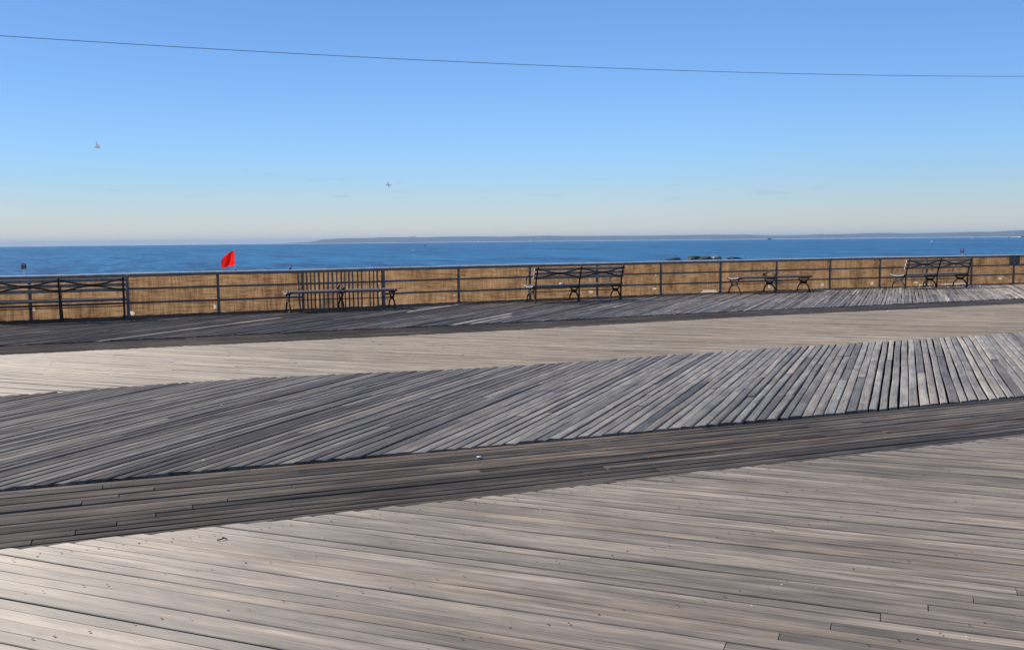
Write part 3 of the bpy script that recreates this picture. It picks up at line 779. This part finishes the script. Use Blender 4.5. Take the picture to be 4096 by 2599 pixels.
M_navy = simple('navy_board', (.012, .015, .05), .5); M_pinkbar = simple('faded_red_bar', (.5, .3, .33), .6); M_palefig = simple('faded_white_mark', (.3, .3, .36), .6)
def beach_sign(u, v, zt, wd, ht, rz, lab):
    r = empty('beach_sign', (u, v, sand_z(v) - .15), rz); b = r.location.z; zc = zt - ht/2 - b; tag(r, lab, 'sign', 'signs on the beach')
    m_ = MB(); m_.tube([(0, .04, 0), (0, .04, zc + ht*.3)], .035, 8); m_.build('pole', M_pole, r)
    m_ = MB(); m_.bbox((0, 0, zc), (wd, .02, ht), .006); m_.build('panel', M_navy, r)
    m_ = MB(); m_.box((0, -.0125, zc + ht*.30), (wd*.62, .004, ht*.13)); m_.build('header_bar', M_pinkbar, r)
    m_ = MB(); m_.tube([(-.03, -.0125, zc - ht*.05), (.03, -.0125, zc + ht*.05)], wd*.14, 8, flat=.003, ref=(0, 1, 0)); m_.box((0, -.0125, zc - ht*.28), (wd*.5, .004, ht*.07)); m_.build('symbol', M_palefig, r)
beach_sign(-7.85, 90, .17, .38, .46, .15, 'small dark beach sign at far left, facing the boardwalk')
beach_sign(109.0, 100, -.13, .5, .52, -1.15, 'small dark beach sign at right, turned nearly edge-on')

# person leaning forward on the beach, only head and shoulders above the rail
def skin_person(loc, rz):
    J = {'hip': (0, 0, .93), 'sp1': (.05, 0, 1.08), 'sp2': (.17, 0, 1.26), 'nk': (.30, 0, 1.40), 'hd0': (.345, 0, 1.47), 'hd1': (.40, 0, 1.57), 'hd2': (.425, 0, 1.655),
         'hl': (0, .09, .90), 'kl': (.10, .11, .50), 'al': (-.05, .11, .09), 'tl': (.10, .12, .04), 'hr': (0, -.09, .90), 'kr': (-.02, -.11, .49), 'ar': (-.28, -.11, .12), 'tr': (-.16, -.12, .05),
         'sl': (.25, .17, 1.34), 'el': (.30, .24, 1.07), 'wl': (.46, .20, .88), 'fl': (.52, .19, .82), 'sr': (.25, -.17, 1.34), 'er': (.22, -.25, 1.06), 'wr': (.40, -.22, .88), 'fr': (.46, -.21, .82)}
    R_ = {'hip': .135, 'sp1': .13, 'sp2': .15, 'nk': .075, 'hd0': .07, 'hd1': .12, 'hd2': .10, 'hl': .09, 'kl': .06, 'al': .042, 'tl': .04, 'hr': .09, 'kr': .06, 'ar': .042, 'tr': .04, 'sl': .07, 'el': .045, 'wl': .03, 'fl': .03, 'sr': .07, 'er': .045, 'wr': .03, 'fr': .03}
    E_ = [('hip', 'sp1'), ('sp1', 'sp2'), ('sp2', 'nk'), ('nk', 'hd0'), ('hd0', 'hd1'), ('hd1', 'hd2'), ('hip', 'hl'), ('hl', 'kl'), ('kl', 'al'), ('al', 'tl'), ('hip', 'hr'), ('hr', 'kr'), ('kr', 'ar'), ('ar', 'tr'), ('sp2', 'sl'), ('sl', 'el'), ('el', 'wl'), ('wl', 'fl'), ('sp2', 'sr'), ('sr', 'er'), ('er', 'wr'), ('wr', 'fr')]
    ks = list(J); me = bpy.data.meshes.new('person'); me.from_pydata([J[k] for k in ks], [(ks.index(a), ks.index(b)) for a, b in E_], [])
    o = bpy.data.objects.new('person', me); scene.collection.objects.link(o)
    sk = o.modifiers.new('skin', 'SKIN'); sb = o.modifiers.new('sub', 'SUBSURF'); sb.levels = 1; sb.render_levels = 1
    for i, k in enumerate(ks): me.skin_vertices[0].data[i].radius = (R_[k], R_[k])
    me.skin_vertices[0].data[0].use_root = True
    m, t, p = mat('person_clothing'); tc = N(t, 'TexCoord'); sp = N(t, 'SeparateXYZ'); L(t, tc.outputs['Object'], sp.inputs[0])
    cr = N(t, 'ValToRGB'); cr.color_ramp.interpolation = 'CONSTANT'; e = cr.color_ramp.elements
    mr = N(t, 'MapRange'); mr.inputs[1].default_value = 0; mr.inputs[2].default_value = 1.8; L(t, sp.outputs['Z'], mr.inputs[0]); L(t, mr.outputs[0], cr.inputs['Fac'])
    e[0].color = (.02, .02, .03, 1); e[1].position = .52; e[1].color = (.015, .013, .018, 1)
    x = e.new(.80); x.color = (.30, .17, .12, 1); x = e.new(.845); x.color = (.008, .01, .03, 1)
    L(t, cr.outputs[0], p.inputs['Base Color']); p.inputs['Roughness'].default_value = .8; me.materials.append(m)
    o.location = loc; o.rotation_euler = (0, 0, rz); return o
o = skin_person((19.72, 125, -2.84), math.radians(-10)); tag(o, 'person in dark jacket and cap bending forward on the beach', 'person')

# jetty rocks with gulls
M_rock = simple('dark_wet_rock', (.035, .032, .026), .7, var=.6, scale=1.5, bump=.6)
M_rockg = simple('grey_dry_rock', (.22, .21, .19), .8, var=.3, scale=1.5, bump=.6)
M_rocko = simple('olive_rock', (.09, .085, .055), .8, var=.5, scale=1.5, bump=.6)
def rock(u, v, top, wx, hz, m, lab, seed, sq=1.0):
    b = bmesh.new(); bmesh.ops.create_cube(b, size=1.0); bmesh.ops.subdivide_edges(b, edges=b.edges, cuts=3, use_grid_fill=True)
    for vtx in b.verts:
        c = vtx.co.copy(); s_ = c.normalized()*.5*1.15; c = c.lerp(s_, .55*sq)
        c *= 1 + .28*noise.noise(c*2.2 + Vector((seed*3.7, seed, 0))) + .10*noise.noise(c*6 + Vector((seed, 0, 0)))
        vtx.co = Vector((c.x*wx, c.y*wx*.9, c.z*hz))
    me = bpy.data.meshes.new('rock'); b.to_mesh(me); b.free(); me.materials.append(m)
    o = bpy.data.objects.new('rock', me); scene.collection.objects.link(o); zt = max(p.co.z for p in me.vertices)
    o.location = (u, v, top - zt); o.rotation_euler = (0, 0, random.uniform(-.4, .4)); return tag(o, lab, 'rock', 'jetty rocks in the water')
ROCKS = [(144.5, -4.05, 2.6, M_rock, 'low flat dark rock at the far left end of the jetty'),
         (147.0, -3.85, 2.0, M_rock, 'dark rock under the leftmost perched gull'),
         (148.3, -3.8, 1.5, M_rock, 'square dark rock just right of the leftmost gull'),
         (151.9, -3.95, 1.1, M_rocko, 'olive slanted rock left of the round boulder'),
         (152.6, -3.75, 1.2, M_rocko, 'olive upright rock touching the round boulder'),
         (154.2, -3.42, 2.2, M_rock, 'large round black boulder, tallest of the left half'),
         (155.6, -4.0, 1.8, M_rock, 'low dark rock right of the round boulder'),
         (157.6, -3.55, 2.0, M_rock, 'tilted black block in the middle of the jetty'),
         (159.0, -3.9, 1.8, M_rocko, 'low olive rock below the tilted black block'),
         (160.3, -3.48, 1.8, M_rockg, 'pale grey rock under the highest gull'),
         (161.6, -3.75, 1.2, M_rock, 'dark rock right against the pale grey rock'),
         (162.6, -3.95, 1.5, M_rocko, 'small brownish rock right of the pale grey one'),
         (165.6, -3.85, 2.8, M_rock, 'long black rock under two gulls'),
         (167.8, -4.05, 2.4, M_rock, 'low black rock at the right end of the jetty')]
ROCKX = []
for i, (u, top, wx, m, lab) in enumerate(ROCKS): ROCKX.append((u, top, wx, m, lab))

def gull_mat(name, wingtip, head):
    m, t, p = mat(name); tc = N(t, 'TexCoord'); sp = N(t, 'SeparateXYZ'); L(t, tc.outputs['Object'], sp.inputs[0])
    ab = N(t, 'Math', operation='ABSOLUTE'); L(t, sp.outputs['Y'], ab.inputs[0])
    cr = N(t, 'ValToRGB'); cr.color_ramp.interpolation = 'LINEAR'; e = cr.color_ramp.elements
    e[0].position = 0; e[0].color = (.8, .76, .74, 1); e[1].position = .30; e[1].color = (.35, .36, .40, 1); x = e.new(.42); x.color = (.02, .02, .03, 1); x = e.new(.06); x.color = (.8, .76, .74, 1)
    if not wingtip:
        e[1].color = (.6, .6, .6, 1)
    L(t, ab.outputs[0], cr.inputs['Fac'])
    mx = N(t, 'Mix', data_type='RGBA'); mx.inputs[7].default_value = head + (1,)
    st_ = N(t, 'Math', operation='LESS_THAN'); st_.inputs[1].default_value = -.15; L(t, sp.outputs['X'], st_.inputs[0])
    L(t, st_.outputs[0], mx.inputs[0]); L(t, cr.outputs[0], mx.inputs[6]); L(t, mx.outputs[2], p.inputs['Base Color']); p.inputs['Roughness'].default_value = .7
    return m
def gull(loc, rz, wings, m, lab, group, rx=0, sc=1.0, perched=False):
    """one continuous bird: head at -x, tail at +x, wings along +-y (lists of (x,y,z,chord))"""
    q = MB()
    q.tube([(-.235, 0, .012), (-.20, 0, .02), (-.17, 0, .025), (-.13, 0, .02), (-.06, 0, .0), (.04, 0, -.008), (.12, 0, .0), (.20, 0, .008), (.25, 0, .01)],
           [.006, .022, .034, .036, .055, .06, .045, .022, .03], 10)
    if perched:
        for y in (-.025, .025): q.tube([(.0, y, -.04), (.01, y, -.13)], .007, 6)
        q.tube([(-.08, 0, .02), (.05, 0, .028), (.22, 0, .02)], [.045, .068, .012], 8)
    for wing in wings:
        vv = []
        for x, y, z, c in wing:
            for dx, dz in ((-c*.5, 0), (-c*.2, .012), (c*.5, 0), (-c*.2, -.008)): vv.append((x + dx, y, z + dz))
        n = len(wing)
        q.add(vv, [(i*4 + k, i*4 + (k + 1) % 4, (i + 1)*4 + (k + 1) % 4, (i + 1)*4 + k) for i in range(n - 1) for k in range(4)] + [(0, 1, 2, 3), tuple(range(4*n - 4, 4*n))[::-1]])
    o = q.build('gull', m); r = o.modifiers.new('fuse', 'REMESH'); r.mode = 'VOXEL'; r.voxel_size = .007; r.use_smooth_shade = True
    o.location = loc; o.rotation_euler = (rx, 0, rz); o.scale = (sc,)*3
    return tag(o, lab, 'gull', group)
MG1 = gull_mat('gull_feathers', True, (.03, .035, .04)); MG2 = gull_mat('white_gull_feathers', False, (.8, .8, .8))
face = TH - PI/2
gull((-.84, 44.99, 5.87), face + .15, [[(0, .03, .02, .15), (.0, .14, .12, .15), (.01, .26, .20, .12), (.04, .40, .23, .06)], [(0, -.03, .02, .15), (-.01, -.10, .13, .15), (-.015, -.16, .24, .11), (.0, -.24, .33, .05)]],
     MG1, 'dark-headed gull in flight, higher and farther left in the sky', 'gulls in flight', 0, .6)
gull((11.56, 43.49, 4.35), face + .5, [[(0, .03, .01, .14), (.0, .16, .12, .14), (.05, .30, .20, .10), (.16, .46, .27, .04)], [(0, -.03, .0, .14), (-.07, -.13, -.02, .13), (-.11, -.25, -.10, .10), (-.08, -.38, -.22, .05)]],
     MG1, 'gull in flight with one wing down, right of the other flying gull', 'gulls in flight', 0, .56)

# ------------------------------------------------------------------ vessels, buoys and far landmarks
M_hullb = simple('dark_hull', (.02, .025, .035), .5); M_hullw = simple('white_hull', (.8, .8, .78), .4); M_redp = simple('red_paint', (.5, .06, .05), .5)
M_foam = simple('foam', (.85, .88, .9), .8); M_glass = simple('dark_window', (.03, .04, .05), .2)
def heading(u, v): return math.atan2(v, u) - PI/2
def boat(name, u, v, ln, ht, hull, cabin, lab, flip=1, wake=True, mast=True, group=None):
    r = empty(name, (u, v, SEA_Z - drop(u, v)), heading(u, v)); tag(r, lab, 'boat', group)
    m_ = MB(); b = ln*.16; fb = ht*.28
    rows = []
    for t in (0, .15, .4, .7, .9, 1.0):
        wd = b*(1 - max(0, (t - .4)/.6)**2*.97); sh = fb*(1 + .7*t*t)
        rows.append([((-.5 + t)*ln*flip, -wd, sh), ((-.5 + t*.96)*ln*flip, -wd*.8, -.3), ((-.5 + t*.96)*ln*flip, wd*.8, -.3), ((-.5 + t)*ln*flip, wd, sh)])
    vv = [p for q in rows for p in q]
    m_.add(vv, [(i*4 + k, i*4 + k + 1, i*4 + k + 5, i*4 + k + 4) for i in range(5) for k in range(3)] + [(i*4 + 3, i*4, i*4 + 4, i*4 + 7) for i in range(5)] + [(0, 1, 2, 3), (20, 21, 22, 23)])
    m_.build('hull', hull, r)
    m_ = MB(); m_.bbox((-.05*ln*flip, 0, fb + ht*.16), (ln*.34, b*1.3, ht*.34), .2); m_.bbox((0, 0, fb + ht*.40), (ln*.18, b, ht*.18), .15); m_.build('cabin', cabin, r)
    m_ = MB(); m_.box((-.05*ln*flip, -b*.655, fb + ht*.18), (ln*.28, .05, ht*.09)); m_.build('window_strip', M_glass, r)
    if mast: m_ = MB(); m_.tube([(0, 0, fb + ht*.45), (0, 0, ht)], ht*.025, 6); m_.build('mast', hull, r)
    if wake:
        m_ = MB(); vv = []
        for i in range(9):
            t = i/8; x = (-.5 - t*.9)*ln*flip; h = ht*.10*(1 - t); wd = b*(1 + t*1.5)
            vv += [(x, -wd, .02), (x, 0, .1 + h*(1 + .5*noise.noise(Vector((t*9, 0, u))))), (x, wd, .02)]
        m_.add(vv, [(i*3 + k, i*3 + k + 1, i*3 + k + 4, i*3 + k + 3) for i in range(8) for k in range(2)])
        w_ = m_.build('wake', M_foam, r)
    return r
GBT = 'boats near the horizon'
boat('tugboat', 3180, 4176, 22, 17, M_hullb, M_hullw, 'dark-hulled tug with white cabin on the horizon, right of centre', 1, False, True, GBT)
boat('motorboat', 3396, 3045, 15, 5.5, M_hullw, M_hullw, 'leftmost of the small white boats throwing spray near the right edge', 1, True, False, GBT)
boat('motorboat', 3173, 2786, 8, 5, M_hullw, M_hullw, 'smallest white boat, between two others near the right edge', 1, True, False, GBT)
boat('motorboat', 3359, 2851, 15, 8, M_hullw, M_hullw, 'white boat above the dark buoy near the right edge', -1, True, False, GBT)
boat('fishing_boat', 3475, 2872, 26, 16, M_redp, M_hullw, 'red and white vessel cut off by the right edge on the horizon', 1, True, True, GBT)
def buoy(u, v, s, m, lab, tall=True):
    q = MB()
    if tall: q.lathe([(s*.5, -.3), (s*.6, .1*s), (s*.5, .5*s), (s*.30, .6*s), (s*.25, 1.2*s), (s*.34, 1.25*s), (s*.34, 1.55*s), (s*.1, 1.65*s)], 12)
    else: q.lathe([(s*.2, -.3), (s*.55, 0), (s*.6, s*.3), (s*.4, s*.7), (s*.1, s*.85)], 12)
    return tag(q.build('buoy', m, loc=(u, v, SEA_Z - drop(u, v)), smooth=True), lab, 'buoy', 'buoys on the sea')
M_green = simple('green_buoy_paint', (.01, .05, .04), .5)
buoy(357, 1170, 1.5, M_hullb, 'black buoy standing in the open sea left of centre')
buoy(1172, 994, 1.3, M_green, 'dark green buoy just below a white boat near the right edge')
buoy(791, 765, 1.3, M_hullw, 'white float on the water left of the right-hand beach sign', False)
buoy(173, 594, .8, M_hullw, 'small white float on the water below and left of the black buoy', False)

M_con = simple('pale_concrete', (.55, .55, .55), .7)
def polar(az, r): a = math.radians(az); return r*math.cos(a), r*math.sin(a)
def building(az, r, z, sizes, lab, cat='building', m=None, name='building'):
    x, y = polar(az, r); b = empty(name, (x, y, z), math.radians(az) - PI/2); tag(b, lab, cat)
    for k, (dx, wd, ht) in enumerate(sizes):
        m_ = MB(); m_.box((dx, 0, ht/2), (wd, 18, ht)); m_.build('block', m or M_con, b)
        m_ = MB()
        for q in range(max(2, int(ht/4))):
            m_.box((dx, -9.05, 2 + q*4), (wd*.86, .1, 1.6))
        m_.build('window_band', M_glass, b)
    return b
building(73.76, 13290, 48, [(-22, 26, 22), (18, 36, 20)], 'two-block building standing on the crest of the far hills')
building(49.15, 12075, SZ + 5, [(0, 42, 9)], 'long low white building on the far shore at right', m=M_hullw)
def lighthouse(az, lab):
    x, y = polar(az, 12060); b = empty('lighthouse', (x, y, SZ + 5)); tag(b, lab, 'lighthouse', 'towers on the far shore')
    m_ = MB(); m_.lathe([(6, 0), (5.4, 2), (4.2, 20), (5.2, 20.5), (5.2, 21.5)], 14); m_.build('tower', M_hullw, b)
    m_ = MB(); m_.lathe([(2.6, 21.5), (2.6, 25), (3.2, 25.2), (.4, 28)], 12); m_.build('lantern', M_con, b)
lighthouse(69.86, 'pale tower on the far shore left of the middle, the left one of two')
lighthouse(66.70, 'pale tower on the far shore near the middle, the right one of two')
for k, (az, wd, ht, lab) in enumerate([(47.35, 10, 9, 'tall white house at the left end of the far shore row'), (46.9, 8, 8, 'second white house from the left in the far shore row'), (46.35, 9, 6, 'low white house in the middle of the far shore row'), (45.2, 12, 7, 'wide white house right of the gap in the far shore row'), (44.75, 9, 9, 'white house at the right end of the far shore row')]):
    x, y = polar(az, 12070); b = empty('house', (x, y, SZ + 5.5), math.radians(az) - PI/2); tag(b, lab, 'house', 'white houses on the far shore')
    m_ = MB(); m_.box((0, 0, ht*.35), (wd, 10, ht*.7)); m_.build('wall', M_hullw, b)
    m_ = MB(); m_.prism([(-wd*.55, ht*.7), (wd*.55, ht*.7), (0, ht)], 10.6, 'y'); m_.build('roof', M_con, b)

for i, (u, top, wx, m, lab) in enumerate(ROCKX): rock(u, 235 + (i % 3)*1.2, top + .15, wx*1.4, 1.9 if top > -3.7 else 1.3, m, lab, i + 1)
GP = 'gulls on the jetty rocks'
PERCH = [(147.4, 234.6, -3.60, .3, 'white gull standing on the leftmost dark rocks'),
         (156.3, 233.8, -3.92, 2.8, 'white gull low between the round boulder and the tilted block'),
         (160.2, 236.2, -3.20, 2.6, 'gull on top of the pale grey rock, highest on the jetty'),
         (165.2, 233.6, -3.75, .4, 'white gull in front of the long black rock'),
         (166.1, 235.6, -3.52, 2.7, 'gull on the crest of the long black rock'),
         (169.4, 235.0, -3.85, .2, 'white gull at the far right end of the jetty')]
for u, v, z, rz, lab in PERCH: gull((u, v, z + .30), rz, [], MG2, lab, GP, 0, 1.5, perched=True)

# ------------------------------------------------------------------ haze
hz = bpy.data.meshes.new('haze'); b = bmesh.new(); bmesh.ops.create_cube(b, size=1.0)
bmesh.ops.scale(b, vec=(60000, 60000, 135), verts=b.verts); bmesh.ops.translate(b, vec=(0, 0, -45 + 67.5), verts=b.verts); b.to_mesh(hz); b.free()
ho = bpy.data.objects.new('haze', hz); scene.collection.objects.link(ho); ho['kind'] = 'stuff'
hm = bpy.data.materials.new('haze_air'); hm.use_nodes = True; t = hm.node_tree; t.nodes.clear()
pv = t.nodes.new('ShaderNodeVolumePrincipled'); pv.inputs['Color'].default_value = (.43, .68, .96, 1); pv.inputs['Density'].default_value = 5.2e-5; pv.inputs['Anisotropy'].default_value = .0
ot = t.nodes.new('ShaderNodeOutputMaterial'); t.links.new(pv.outputs[0], ot.inputs['Volume']); hz.materials.append(hm)
